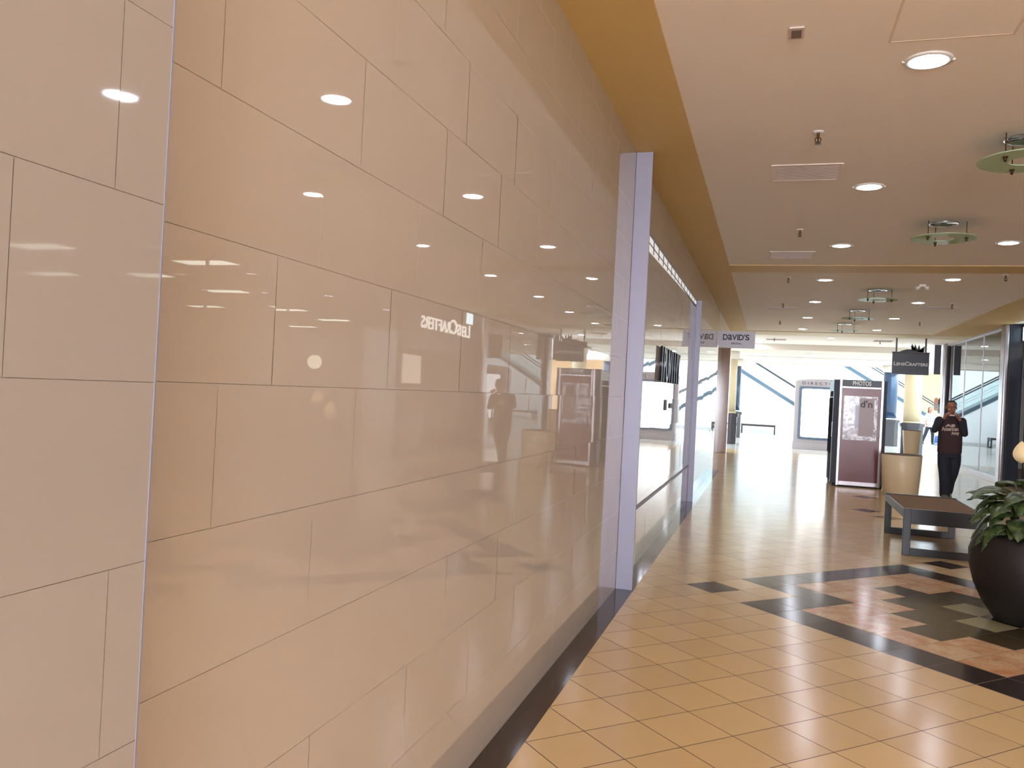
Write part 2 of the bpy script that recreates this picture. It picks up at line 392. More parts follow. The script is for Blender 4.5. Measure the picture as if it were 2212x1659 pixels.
# ---- right shop line
struct(obj('wall_right_near', bx((RX, -14, 0), (RX+.15, 3.2, ZC)), STOREW))
struct(obj('wall_right_header', boxes(((RX, 3.2, 3.2), (RX+.15, 15.45, ZC)), ((RX+.0, 20.9, 3.50), (RX+.16, 27.0, ZC))), PEDW))
struct(obj('wall_store_back', bx((16, 3, 0), (16.15, 27.6, ZC)), STOREW))
struct(obj('wall_store_near', bx((RX+.15, 2.9, 0), (16.1, 3, ZC)), STOREW))
struct(obj('trim_4', boxes(((RX-.02, 20.9, 0), (RX+.14, 26.85, .11), .004)), PEDW))
def shop_window(name, y0, y1, z0, z1, n, xx=RX+.06, mw=.012, gm=None):
    fr = struct(obj(name, boxes(*[((xx-.02, y0+(y1-y0)*k/n-mw, z0), (xx+.02, y0+(y1-y0)*k/n+mw, z1)) for k in range(1, n)], ((xx-.02, y0, z1-.03), (xx+.02, y1, z1)), ((xx-.02, y0, z0), (xx+.02, y1, z0+.03))), STEEL))
    g = obj('pane', bx((xx-.004, y0, z0+.03), (xx+.004, y1, z1-.03)), gm or GLASS, fr)
    return fr
shop_window('window_1', 20.92, 26.8, .11, 3.50, 3, mw=.003, gm=COATED)
shop_window('window_2', 3.2, 15.4, .0, 3.2, 6)

# ---- framed panel in the polished wall; glow put into its bright slit, no lamp
dw = struct(obj('trim_6', frame_plate([(7.45, .53), (12.72, .53), (12.72, 3.06), (7.45, 3.06)], [(7.475, .555), (12.695, .555), (12.695, 3.04), (7.475, 3.04)], 'x', WX+.001, WX+.012), ALU))
tr = obj('glowing_slit', prism(bmesh.new(), [(7.475, 2.905), (12.695, 3.0), (12.695, 3.04), (7.475, 3.04)], 'x', WX+.0015, WX+.006), SLIT_GLOW, dw)
tl_ = bmesh.new()
for k in range(1, 14): y = 7.475+5.22*k/14; box(tl_, (WX+.004, y-.03, 2.91+.09*(k/14)), (WX+.012, y+.012, 3.04))
box(tl_, (WX+.004, 7.475, 2.965), (WX+.012, 12.695, 2.975)); obj('slit_bars', tl_, ALU, dw)

# ================================================================== THINGS
# ---- upright fins on the polished wall
def fin(label, y, d, t, z0, z1):
    r = thing('wall_fin', label, 'trim', (WX, y, z0), 0)
    obj('fin_blade', bx((0.001, -t/2, 0), (d, t/2, z1-z0), .003), ALU, r)
    obj('wall_flange', bx((0.001, t/2, 0), (.03, t/2+.03, z1-z0), .001), ALU, r)
    return r
fin('tall pale aluminium fin standing out from the polished wall, nearer of the two', 6.66, .135, .03, .0, ZC-.015)
fin('pale aluminium fin at the far end of the framed wall panel', 12.78, .085, .03, .0, 3.06)

# ---- dark letters on the display window
t = thing('shop_sign_letters', 'row of dark navy letters on the polished wall between the two fins, seen edge-on', 'sign', (WX+.012, 9.55, 1.9))
glyphs = 'IPUVIIIY'
for k, ch in enumerate(glyphs):
    text('letter', ch, .52, NAVY, t, (.012, -.84+.24*k, 0), (PI/2, 0, PI/2), .012, .006, sx=.8)
for a, b, l in (((9.35, 1.42), (9.52, 1.54), 'nearer'), ((9.8, 1.44), (10.1, 1.5), 'farther')):
    t = obj('wall_decal', bx((WX+.0065, a[0], a[1]), (WX+.009, b[0], b[1])), INK)
    tag(t, 'small dark decal on the polished wall below the navy letters, %s of the two' % l, 'decal', 'decals below the navy letters')

# ---- ceiling fittings
GRP = 'round recessed ceiling lights'
def downlight(x, y, z, label, r=.1):
    t = thing('recessed_downlight', label, 'ceiling light', (x, y, z), 0, GRP)
    tr = lathe([(r+.028, 0), (r+.03, -.006), (r+.004, -.012), (r+.002, -.002)], 32); obj('trim_ring', tr, WHITE, t, True)
    obj('lens', lathe([(r, -.003), (r*.98, -.008), (r*.6, -.009)], 32), DOWN, t)
    for s in (-1, 1): obj('spring_clip', bx((s*(r+.03)-.008, -.006, -.01), (s*(r+.03)+.008, .006, 0)), WHITE, t)
    return t
ordn = ['nearest', 'second', 'third', 'fourth', 'fifth', 'sixth', 'seventh']
ys = [5.13, 8.0, 10.92, 13.92, 16.89, 19.98, 23.05]
first = None
for k, y in enumerate(ys):
    lab = 'round recessed ceiling light, %s in view of the long row nearer the polished wall' % ordn[k]
    downlight(.78, y, ZC, lab, .1 if k else .1)
ys = [10.78, 13.77, 16.79, 19.8, 22.84]
for k, y in enumerate(ys):
    downlight(2.575, y, ZC, 'round recessed ceiling light, %s in view of the row right of the glass rings' % ordn[k])
for x, y in ((.78, 2.1), (.78, -.9), (2.575, 7.8), (2.575, 4.8), (2.575, 1.8), (2.575, -1.2)):
    downlight(x, y, ZC, 'round recessed ceiling light out of the picture, continuing the rows towards the viewer')
for x, y, lab in ((1.69, 25.95, 'single round recessed ceiling light just past the second ochre ceiling band'), (-.37, 28.8, 'round recessed ceiling light above the white bridal shop sign'), (4.0, 27.5, 'round recessed ceiling light seen behind the navy hanging sign')):
    downlight(x, y, ZC, lab)
for x, y, lab in ((-.1, 31.6, 'round recessed light in the lowered ceiling, left of the three'), (1.3, 31.9, 'round recessed light in the lowered ceiling, middle of the three'), (3.2, 31.0, 'round recessed light in the lowered ceiling, right of the three')):
    downlight(x, y, 3.36, lab)

def ring_lamp(x, y, label):
    t = thing('glass_ring_fixture', label, 'ceiling light', (x, y, ZC), 0, 'green glass ring ceiling fixtures')
    can = obj('reflector_can', lathe([(.148, -.004), (.15, -.012), (.135, -.012), (.12, -.002)], 36), CHROME, t, True)
    obj('can_recess', lathe([(.12, -.002), (.03, -.004)], 24), DKGREY, can)
    ro, ri, z, th = .315, .115, -.165, .008
    obj('glass_ring', frame_plate([(ro*math.cos(a), ro*math.sin(a)) for a in [2*PI*k/48 for k in range(48)]], [(ri*math.cos(a), ri*math.sin(a)) for a in [2*PI*k/48 for k in range(48)]], 'z', z-th/2, z+th/2), GREENGL, t)
    for a in (100, 220, 340):
        cx, cy = .22*math.cos(math.radians(a)), .22*math.sin(math.radians(a))
        rd = obj('support_rod', tube(bmesh.new(), [(cx, cy, -.001), (cx, cy, z-.02)], .004, 8), BRASS, t)
        obj('rod_knob', lathe([(.003, z-.045), (.012, z-.035), (.012, z-.02), (.018, z-.012), (.018, z-.005)], 12, (cx, cy)), BRASS, rd)
    return t
ry = [6.7, 9.65, 15.1, 18.35, 21.4]
rl = ['nearest green glass ring fixture, cut by the right edge of the picture', 'green glass ring hung under a chrome can, in front of the first ochre band', 'glass ring fixture just past the first ochre ceiling band', 'glass ring fixture in the middle of the far three', 'glass ring fixture farthest down the corridor']
for y, l in zip(ry, rl): ring_lamp(1.69, y, l)

def sprinkler(x, y, label, z=ZC):
    t = thing('fire_sprinkler', label, 'sprinkler', (x, y, z), 0, 'fire sprinkler heads on the ceiling')
    obj('escutcheon', lathe([(.04, -.001), (.038, -.008), (.018, -.012)], 20), WHITE, t, True)
    b = bmesh.new(); tube(b, [(0, 0, -.008), (0, 0, -.045)], .011, 10)
    for s in (-1, 1): tube(b, [(0, 0, -.04), (s*.02, 0, -.055), (s*.016, 0, -.075), (0, 0, -.09)], .0045, 6)
    tube(b, [(0, 0, -.045), (0, 0, -.09)], .006, 8)
    obj('sprinkler_body', b, BRASS, t); obj('deflector', lathe([(.024, -.089), (.024, -.094)], 12), BRASS, t)
for x, y, l in ((.26, 6.35, 'brass fire sprinkler head nearest the viewer'), (.26, 9.9, 'brass fire sprinkler head between the two nearest ceiling vents'), (.22, 13.65, 'fire sprinkler head just past the first ochre ceiling band on the left'), (.2, 17.2, 'fire sprinkler head over the third ceiling vent on the left'), (.19, 20.9, 'fire sprinkler head farthest along the left line'), (3.155, 13.27, 'fire sprinkler head nearest along the right line'), (3.155, 16.85, 'fire sprinkler head beside the right-hand ceiling vent'), (3.18, 20.4, 'fire sprinkler head farthest along the right line'), (.1, 26.6, 'tiny far sprinkler head right of the white bridal sign'), (3.1, 26.6, 'tiny far sprinkler head left of the navy hanging sign')):
    sprinkler(x, y, l)
def vent(x0, y0, x1, y1, label, z=ZC):
    t = thing('ceiling_vent', label, 'vent', ((x0+x1)/2, (y0+y1)/2, z), 0, 'air vents in the ceiling')
    a, b = (x1-x0)/2, (y1-y0)/2
    obj('vent_frame', frame_plate([(-a, -b), (a, -b), (a, b), (-a, b)], [(-a+.02, -b+.02), (a-.02, -b+.02), (a-.02, b-.02), (-a+.02, b-.02)], 'z', -.008, -.001), CEIL, t)
    g = bmesh.new(); box(g, (-a+.02, -b+.02, -.004), (a-.02, b-.02, -.001)); n = 14
    for k in range(n): y = -b+.03+(2*b-.06)*k/(n-1); box(g, (-a+.02, y-.006, -.007), (a-.02, y+.004, -.003))
    obj('grille', g, VENTM, t)
for a in ((-.065, 7.2, .505, 7.72, 'square ceiling vent nearest the viewer'), (-.07, 11.33, .5, 11.86, 'square ceiling vent just before the first ochre band'), (-.1, 17.9, .49, 18.4, 'square ceiling vent in the second bay, left side'), (2.8, 17.4, 3.36, 17.9, 'square ceiling vent in the second bay, right side'), (-.16, 26.9, .47, 27.5, 'far ceiling vent above the left of the court'), (2.9, 26.3, 3.45, 26.9, 'far ceiling vent left of the navy hanging sign')):
    vent(*a)
vent(.8, 34.1, 2.85, 34.5, 'long slot vent in the lowered ceiling', 3.36)
sp = thing('ceiling_speaker_plate', 'small grey square plate on the ceiling, nearest fitting to the ochre strip', 'ceiling plate', (.055, 4.62, ZC))
obj('plate', bx((-.038, -.07, -.012), (.038, .07, -.001), .003), DKGREY if False else VENTM, sp); obj('plate_insert', bx((-.026, -.05, -.015), (.026, .05, -.011), .002), mat('grey_insert', (120, 104, 92), .6), sp)
cm = thing('emergency_lamp', 'small twin-headed emergency lamp on the ceiling by the right light row', 'emergency light', (2.25, 14.35, ZC))
obj('lamp_body', bx((-.05, -.03, -.04), (.05, .03, -.001), .006), WHITE, cm)
for s in (-1, 1):
    obj('lamp_head', tube(bmesh.new(), [(s*.04, 0, -.045), (s*.09, -.02, -.065)], [.02, .032], 14), WHITE, cm)

# ---- bridal shop blade sign
bs = thing('blade_sign', 'white rectangular bridal shop sign sticking out from the end of the polished wall', 'sign', (WX+.01, 18.6, 2.72))
obj('sign_box', bx((0, 0, 0), (.77, .09, .365), .004), SIGNW, bs)
for ch, cx_, cw, szz in (('D', .125, .105, .17), ('a', .225, .085, .245), ('V', .318, .105, .17), ('I', .388, .022, .17), ('D', .462, .105, .17), ("'", .530, .018, .17), ('S', .590, .085, .17)):
    lo = text('sign_letter', ch, szz, INK, bs, (0, 0, 0), FRONT, .002, .004, width=cw)
    xs = [v.co.x for v in lo.data.vertices]; ys_ = [v.co.y for v in lo.data.vertices]
    lo.location = (cx_+.02-(min(xs)+max(xs))/2, -.003, (.170 if ch != "'" else .255)-min(ys_))
for ch_x in (.12, .25): pass
text('sign_lettering', 'BRIDAL', .058, INK, bs, (.385, -.003, .095), FRONT, .002, .001, width=.22, spacing=1.1)
sf = bmesh.new()
for x0, x1 in ((.078, .12), (.39, .426), (.416, .458)): box(sf, (x0, -.004, .168), (x1, -.001, .174)); box(sf, (x0, -.004, .286), (x1, -.001, .292))
obj('letter_serifs', sf, INK, bs)
obj('wall_bracket', bx((-.005, .02, .05), (.004, .07, .31)), ALU, bs)

# ---- hanging optician sign
hs = thing('hanging_sign', 'navy optician sign with a black palm crest hanging on two rods over the walkway', 'sign', (3.71, 25, 2.53))
obj('sign_panel', bx((-.465, -.04, 0), (.465, .04, .59), .004), SIGNN, hs)
obj('top_rail', bx((-.475, -.05, .592), (.475, .05, .625), .004), DKGREY, hs)
for s in (-1, 1):
    x = s*.37; rd = obj('hanging_rod', bx((x-.02, -.02, .625), (x+.02, .02, 1.02)), DKGREY, hs)
    obj('rod_plate', bx((x-.08, -.06, 1.018), (x+.08, .06, 1.03)), DKGREY, rd)
text('sign_lettering', 'LensCrafters', .145, PALELET, hs, (0, -.043, .29), FRONT, .002, .003, small=.75, width=.86)
cr = bmesh.new()
def blade(pts): prism(cr, pts, 'y', -.012, .012)
hump = [(-.30, .625), (-.22, .665), (-.10, .70), (.02, .70), (.16, .68), (.30, .625)]
blade(hump)
for base, tip, wd in (((.06, .68), (.02, .86), .05), ((.12, .67), (.10, .85), .05), ((.20, .65), (.20, .83), .05), ((.27, .63), (.29, .76), .04), ((.10, .69), (-.02, .80), .04)):
    b0, t0 = Vector(base), Vector(tip); d = (t0-b0).normalized(); n = Vector((-d.y, d.x))*wd
    blade([tuple(b0-n), tuple(b0+n), tuple(b0*.4+t0*.6+n*.55), tuple(t0), tuple(b0*.4+t0*.6-n*.45)])
blade([(.16, .64), (.33, .63), (.345, .80), (.27, .74)])
obj('palm_crest', cr, mat('black_crest', (26, 28, 34), .4), hs)

# ---- optician shopfront fascia (seen mirrored in the wall)
FX = 5.30
fs = thing('shop_fascia', 'charcoal optician fascia above the right-hand shop entrance, seen mirrored in the wall', 'shop front', (FX, 18.0, 0))
obj('fascia_panel', bx((-.0, -2.5, 2.35), (.12, 2.48, ZC-.015), .004), DKGREY, fs)
text('fascia_lettering', 'LensCrafters', .5, LITLET, fs, (-.012, .72, 3.0), FACE_LEFT, .012, .004, small=.78, width=3.3)
obj('fascia_strip', bx((-.015, -2.35, 2.65), (-.001, -2.2, 3.4)), STEEL, fs)
obj('jamb', bx((0, -2.5, 0), (.12, -2.3, 2.35), .004), DKGREY, fs)
obj('jamb', bx((0, 1.9, 0), (.12, 2.3, 2.35), .004), DKGREY, fs)
obj('base_panel', bx((.02, -2.3, 0), (.1, -.5, 1.0), .004), NAVY, fs)
struct(obj('wall_right_return', bx((RX, 15.455, 0), (FX+.12, 15.49, ZC)), DKGREY))
ms = thing('menu_screen', 'pale cyan lit screen beside the navy column at the right edge of the picture', 'screen', (FX, 20.2, 3.17))
obj('wall_bracket', bx((-.026, -.26, .15), (-.003, -.2, .2)), DKGREY, ms)
obj('screen_housing', bx((-.06, -.30, -.0), (-.026, .24, .34), .003), WHITE, ms)
obj('screen_face', bx((-.066, -.27, .03), (-.061, .21, .31)), CYANSCR, ms)
lp = thing('lit_poster', 'lit cream poster panel on legs in the optician window, seen mirrored', 'poster', (FX+.25, 16.9, 0))
obj('poster_panel', bx((-.02, -.82, 1.57), (.02, .82, 2.22), .004), LITPOSTER, lp)
for s in (-1, 1): obj('leg', bx((-.02, s*.7-.02, 0), (.02, s*.7+.02, 1.57)), WHITE, lp)
wp = thing('window_poster', 'pale white poster stand inside the shop glass between the navy columns', 'poster', (RX+.4, 23.4, 0))
obj('poster_panel', bx((-.02, -.75, .75), (.02, .75, 2.2), .004), OFFW, wp)
obj('stand_foot', bx((-.2, -.5, 0), (.2, .5, .03)), DKGREY, wp)
obj('stand_post', bx((-.02, -.04, .03), (.02, .04, .75)), DKGREY, wp)

# ---- navy shopfront columns with steel edge
def shop_col(y, label, w_):
    t = thing('shopfront_column', label, 'column', (RX, y, 0), 0, 'navy shopfront columns')
    obj('column_body', bx((.03, 0, 0), (w_, .35, ZC-.015), .008), NAVY, t)
    obj('steel_edge', bx((-.07, 0, 0), (.028, .33, ZC-.015), .02), STEEL, t, True)
    return t
shop_col(20.5, 'navy shopfront column with steel edge, nearer, above the potted plant', .30)
shop_col(27.0, 'navy shopfront column with steel edge, behind the walking man', .42)
db = thing('dark_banner', 'narrow dark banner hanging left of the far navy column', 'banner', (4.77, 27.18, 2.65))
obj('banner_cloth', bx((-.09, 0, 0), (.09, .04, .88), .005), SIGNN, db); obj('banner_rod', bx((-.11, .005, .88), (.11, .03, .905)), STEEL, db)

# ---- court columns
def col(x, y, label, m, ztop, r=.28, base=1.1, cap=True):
    t = thing('court_column', label, 'column', (x, y, 0), 0, 'round court columns on granite bases')
    b = .34
    obj('granite_base', prism(bmesh.new(), [(-b, -b*.5), (-b*.5, -b), (b*.5, -b), (b, -b*.5), (b, b*.5), (b*.5, b), (-b*.5, b), (-b, b*.5)], 'z', 0, base-.12), BLKST, t)
    b = .38
    obj('base_moulding', prism(bmesh.new(), [(-b, -b*.5), (-b*.5, -b), (b*.5, -b), (b, -b*.5), (b, b*.5), (b*.5, b), (-b*.5, b), (-b, b*.5)], 'z', base-.12, base), BLKST, t)
    obj('shaft', lathe([(r, base+.06), (r, ztop)], 48), m, t, True)
    obj('shaft_collar', lathe([(r+.015, base+.001), (r+.02, base+.03), (r+.004, base+.06)], 48), WHITE if m is BLUEC else YCOL, t, True)
    obj('capital', lathe([(r-.02, ztop), (r+.03, ztop+.03), (r+.06, ztop+.06), (r+.06, min(ztop+.3, 3.358))], 48), CEIL_LOW, t, True)
col(4.73, 31.0, 'cream round column on a dark granite base, right, behind the optician sign', YCOL, 3.06)
col(-1.39, 31.0, 'cream round column on a dark granite base, left, past the pink pier', YCOL, 3.06)
col(4.87, 37.6, 'blue round column on a dark granite base, right, behind the photo booth', BLUEC, 3.06)
col(-1.42, 36.6, 'blue round column on a dark granite base, left, behind the cream one', BLUEC, 3.04)

# ---- directory kiosk
dk = thing('directory_kiosk', 'pale stone directory kiosk with a glowing white panel behind the photo booth', 'kiosk', (.90, 30.4, 0))
W_ = 1.75
obj('kiosk_body', prism(bmesh.new(), [(0, 0), (W_, 0), (W_, 2.36), (W_-.1, 2.41), (W_*.75, 2.45), (W_*.5, 2.465), (W_*.25, 2.45), (.1, 2.41), (0, 2.36)], 'y', 0, .5), PEDW, dk)
obj('plinth', bx((-.02, -.02, 0), (W_+.02, .52, .25), .005), PEDW, dk)
obj('screen_frame', frame_plate(rrect(.13, .35, W_-.13, 2.19, .06), rrect(.22, .43, W_-.22, 2.11, .07), 'y', -.03, -.001), ESCB if False else mat('blue_grey_frame', (78, 104, 130), .3), dk)
obj('lit_screen', prism(bmesh.new(), rrect(.215, .425, W_-.215, 2.115, .07), 'y', -.015, -.002), SCREEN, dk)
text('kiosk_lettering', 'DIRECTORY', .135, mat('grey_letter', (70, 64, 74), .5), dk, (W_/2, -.003, 2.30), FRONT, .002, .001, spacing=1.5, width=1.32)

# ---- photo booth
pb = thing('photo_booth', 'grey and red photo booth with a PHOTOS header', 'photo booth', (1.33, 17.32, 0))
BW, BD, BH = .80, 1.35, 2.09
GREYP = mat('booth_grey', (92, 100, 116), .35)
obj('booth_body', prism(bmesh.new(), [(0, 0), (BW, 0), (BW+.07, .09), (BW+.07, BD-.09), (BW, BD), (0, BD), (-.09, BD-.1), (-.09, BD-.3), (-.02, BD-.3), (-.02, .3), (-.09, .3), (-.09, .1)], 'z', .06, BH), GREYP, pb)
obj('base_plinth', bx((-.06, .02, 0), (BW+.04, BD-.02, .06)), mat('black_rubber', (28, 28, 30), .6), pb)
fr = bmesh.new()
for a, b in (((0, 0), (.05, BH)), ((BW-.05, 0), (BW, BH))): box(fr, (a[0], -.025, .02), (b[0], 0, b[1]), .006)
box(fr, (.05, -.02, .03), (BW-.05, 0, .11), .004); box(fr, (.05, -.02, 1.925), (BW-.05, 0, 1.96), .004)
obj('front_frame', fr, STEEL, pb)
obj('red_panel', bx((.05, -.008, .11), (BW-.05, 0, 1.925)), RED, pb)
hd = obj('header_panel', bx((.05, -.012, 1.96), (BW-.05, 0, BH-.005)), mat('header_teal_grey', (74, 86, 94), .4), pb)
text('header_lettering', 'PHOTOS', .115, WHITE, hd, (BW/2+.0, -.015, 2.022), FRONT, .002, .004, width=.335)
def sample_picture():
    m = bpy.data.materials.new('sample_photo_print'); m.use_nodes = True; nt = m.node_tree; b = nt.nodes['Principled BSDF']; N = nt.nodes.new; L = nt.links.new
    tc = N('ShaderNodeTexCoord'); n1 = N('ShaderNodeTexNoise'); n1.inputs['Scale'].default_value = 9; n1.inputs['Detail'].default_value = 3; n1.inputs['Distortion'].default_value = 1.2
    L(tc.outputs['Object'], n1.inputs['Vector'])
    r = N('ShaderNodeValToRGB'); r.color_ramp.interpolation = 'CONSTANT'; e = r.color_ramp.elements
    e[0].position = 0; e[0].color = (*lin((110, 76, 84)), 1); e[1].position = .36; e[1].color = (*lin((150, 124, 128)), 1)
    for p, c in ((.43, (164, 170, 178)), (.48, (196, 196, 214)), (.535, (246, 246, 250))): x = e.new(p); x.color = (*lin(c), 1)
    L(n1.outputs['Fac'], r.inputs[0]); L(r.outputs[0], b.inputs['Base Color']); b.inputs['Roughness'].default_value = .15
    return m
pic = obj('sample_picture', bx((.09, -.014, .92), (BW-.10, -.008, 1.775)), sample_picture(), pb)
obj('picture_band', bx((.37, -.017, 1.0), (.64, -.0145, 1.74)), mat('mauve_print', (150, 124, 122), .3), pic)
text('picture_lettering', "d'n", .19, INK, pic, (.50, -.0185, 1.62), FRONT, .001, .002)
obj('picture_strip', bx((.30, -.016, 1.15), (.37, -.0145, 1.6)), mat('pale_lilac_print', (204, 206, 226), .3), pic)
obj('curtain', (lambda b: (loft(b, [[(-.1+.012*math.sin(k*1.3), .34+.7*k/24, z) for k in range(25)]+[(-.075+.012*math.sin(k*1.3), .34+.7*k/24, z) for k in range(24, -1, -1)] for z in (.62, 1.72)]), b)[1])(bmesh.new()), mat('dark_blue_curtain', (34, 40, 66), .8), pb)
obj('curtain_rail', tube(bmesh.new(), [(-.085, .3, 1.74), (-.085, 1.06, 1.74)], .012, 10), STEEL, pb)
obj('side_sign', bx((-.10, .12, 1.86), (-.09, 1.2, 2.07), .003), mat('cyan_side_sign', (170, 214, 220), .3), pb)
obj('coin_slot', bx((-.10, .16, .95), (-.09, .24, 1.25), .003), STEEL, pb)

# ---- planters (conical)
def planter(name, label, x, y, rt, rb, h, n=48):
    t = thing(name, label, 'planter', (x, y, 0))
    obj('planter_shell', lathe([(rb*.96, 0), (rb, .02), (rb+(rt-rb)*.5, h*.5), (rt, h-.012), (rt-.006, h), (rt-.03, h), (rt-.035, h-.06)], n), CREAMP, t, True)
    obj('rim_band', lathe([(rt-.004, h-.001), (rt-.008, h+.008), (rt-.028, h+.006), (rt-.03, h-.002)], n), mat('planter_dark_rim', (96, 74, 58), .6), t, True)
    obj('soil', lathe([(rt-.036, h-.05), (rt-.04, h-.045), (.05, h-.04)], n), SOIL, t)
planter('planter', 'large cream conical planter beside the photo booth, behind the bench', 2.385, 16.55, .345, .30, .735)
planter('planter', 'smaller tapering cream planter standing in front of the right cream column', 3.31, 21.6, .205, .12, 1.065)

# ---- bench
def loop_frame(w_, h, t, apron, d):
    bm = bmesh.new()
    box(bm, (0, 0, 0), (t, d, h), .004); box(bm, (w_-t, 0, 0), (w_, d, h), .004)
    box(bm, (t-.002, 0, 0), (w_-t+.002, d, t), .003); box(bm, (t-.002, 0, h-apron), (w_-t+.002, d, h), .003)
    return bm
def weave(name='woven_seat'):
    m = bpy.data.materials.new(name); m.use_nodes = True; nt = m.node_tree; b = nt.nodes['Principled BSDF']; N = nt.nodes.new; L = nt.links.new
    tc = N('ShaderNodeTexCoord'); mp = N('ShaderNodeMapping'); mp.inputs['Rotation'].default_value = (0, 0, .785); L(tc.outputs['Object'], mp.inputs[0])
    ck = N('ShaderNodeTexChecker'); ck.inputs['Scale'].default_value = 60; ck.inputs[1].default_value = (*lin((150, 120, 90)), 1); ck.inputs[2].default_value = (*lin((116, 90, 66)), 1)
    L(mp.outputs[0], ck.inputs[0]); L(ck.outputs[0], b.inputs['Base Color']); b.inputs['Roughness'].default_value = .9; b.inputs['Specular IOR Level'].default_value = .2
    bp = N('ShaderNodeBump'); bp.inputs['Strength'].default_value = .5; bp.inputs['Distance'].default_value = .003; L(ck.outputs['Fac'], bp.inputs['Height']); L(bp.outputs[0], b.inputs['Normal'])
    return m
WEAVE = weave()
def bench(label, x, y, rz, w_, ln, h=.5):
    t = thing('bench', label, 'bench', (x, y, 0), rz)
    obj('leg_frame', loop_frame(w_, h, .075, .16, .06), METAL_BENCH, t)
    f2 = obj('leg_frame', loop_frame(w_, h, .075, .16, .06), METAL_BENCH, t); f2.location = (0, ln-.06, 0)
    for xx in (0, w_-.03): obj('side_rail', bx((xx, .061, h-.1), (xx+.03, ln-.061, h-.012), .004), METAL_BENCH, t)
    obj('seat', bx((.031, .061, h-.07), (w_-.031, ln-.061, h-.008), .012), WEAVE, t)
    return t
bench('long dark metal bench with a brown woven seat behind the potted plant', 1.455, 9.76, -.012, .80, 1.65)
bench('dark low bench against the white wall under the far escalator', -1.2, 42.55, -PI/2, .65, 1.6, .47)

# ---- potted peace lily
pt = thing('potted_plant', 'round dark brown pot with a leafy green peace lily at the right edge', 'potted plant', (1.975, 7.15, 0))
obj('pot', lathe([(.20, 0), (.255, .015), (.33, .12), (.395, .26), (.435, .42), (.437, .52), (.41, .60), (.375, .645), (.36, .655), (.345, .65), (.335, .60), (.33, .57)], 64), POT, pt, True)
obj('soil', lathe([(.332, .575), (.33, .585), (.1, .60), (.02, .605)], 32), SOIL, pt, True)
def leafmat():
    m = bpy.data.materials.new('lily_leaf'); m.use_nodes = True; nt = m.node_tree; b = nt.nodes['Principled BSDF']; N = nt.nodes.new; L = nt.links.new
    tc = N('ShaderNodeTexCoord'); nz = N('ShaderNodeTexNoise'); nz.inputs['Scale'].default_value = 26; nz.inputs['Detail'].default_value = 4; L(tc.outputs['Object'], nz.inputs['Vector'])
    r = N('ShaderNodeValToRGB'); e = r.color_ramp.elements; e[0].position = .35; e[0].color = (*lin((34, 54, 28)), 1); e[1].position = .8; e[1].color = (*lin((96, 112, 58)), 1)
    L(nz.outputs['Fac'], r.inputs[0]); L(r.outputs[0], b.inputs['Base Color']); b.inputs['Roughness'].default_value = .35
    return m
LEAF = leafmat(); STEM = mat('lily_stem', (86, 84, 44), .5); SPATHE = mat('cream_spathe', (236, 214, 164), .5)
def bez(p0, p1, p2, t): return p0*(1-t)**2+p1*2*t*(1-t)+p2*t*t
def leaf(az, reach, rise, droop, L_, W_, m=LEAF, name='leaf', base=None):
    bm = bmesh.new(); az = math.radians(az); d = Vector((math.cos(az), math.sin(az), 0)); side = Vector((-d.y, d.x, 0)); up = Vector((0, 0, 1))
    b0 = base or (d*.08+side*random.uniform(-.08, .08)+up*.59)
    mid = b0+d*reach*.45+up*rise; tip0 = b0+d*reach+up*(rise*.95)
    n = 8; st = [bez(b0, mid-d*reach*.2, mid, k/n) for k in range(n+1)]
    tube(bm, st, [.007]*(n)+[.004], 6)
    e = mid+(d*L_*.8+up*(-droop)); c1 = mid+(d*L_*.45+up*(.12*L_+.02))
    rows = []; N_ = 14
    for k in range(N_+1):
        t = k/N_; p = bez(mid, c1, e, t); w_ = 1.55*W_*(math.sin(PI*min(1, t**.75*1.0))**.8)*(1-.15*t)+.0015
        tw = side
        tang = (bez(mid, c1, e, min(1, t+.05))-bez(mid, c1, e, max(0, t-.05))).normalized(); nrm = tang.cross(tw).normalized()
        wav = .006*math.sin(t*19+az*5)
        rows.append([p-tw*w_+nrm*(-.25*w_+wav), p-tw*w_*.5-nrm*.05*w_, p, p+tw*w_*.5-nrm*.05*w_, p+tw*w_+nrm*(-.25*w_-wav)])
    vs = [[bm.verts.new(q) for q in r] for r in rows]
    lo = [[bm.verts.new(q-up*.0012) for q in r] for r in rows]
    for i in range(N_):
        for j in range(4):
            bm.faces.new((vs[i][j], vs[i][j+1], vs[i+1][j+1], vs[i+1][j])); bm.faces.new((lo[i][j+1], lo[i][j], lo[i+1][j], lo[i+1][j+1]))
        for j, s in ((0, 1), (4, 0)): bm.faces.new((vs[i][j], vs[i+1][j], lo[i+1][j], lo[i][j]) if s else (vs[i+1][j], vs[i][j], lo[i][j], lo[i+1][j]))
    return obj(name, bm, m, pt, True)
rl_ = random.Random(11)
spec = [(188, .30, .36, .00, .34, .045), (205, .34, .26, .14, .34, .05), (170, .28, .30, .16, .30, .05), (215, .30, .14, .20, .28, .045), (195, .36, .12, .16, .26, .04),
        (180, .24, .22, .22, .30, .055), (225, .26, .30, .10, .30, .06), (240, .22, .34, .10, .28, .06), (200, .22, .40, .02, .28, .05), (160, .26, .40, .06, .30, .05),
        (250, .25, .20, .14, .28, .065), (265, .24, .28, .08, .28, .065), (232, .18, .16, .10, .26, .06)]
for k in range(5): spec.append((rl_.uniform(165, 285), rl_.uniform(.12, .32), rl_.uniform(.10, .42), rl_.uniform(.02, .2), rl_.uniform(.24, .32), rl_.uniform(.05, .065)))
for k in range(18): spec.append((rl_.uniform(0, 360), rl_.uniform(.16, .34), rl_.uniform(.18, .52), rl_.uniform(0, .18), rl_.uniform(.24, .34), rl_.uniform(.05, .07)))
for s in spec: leaf(*s)
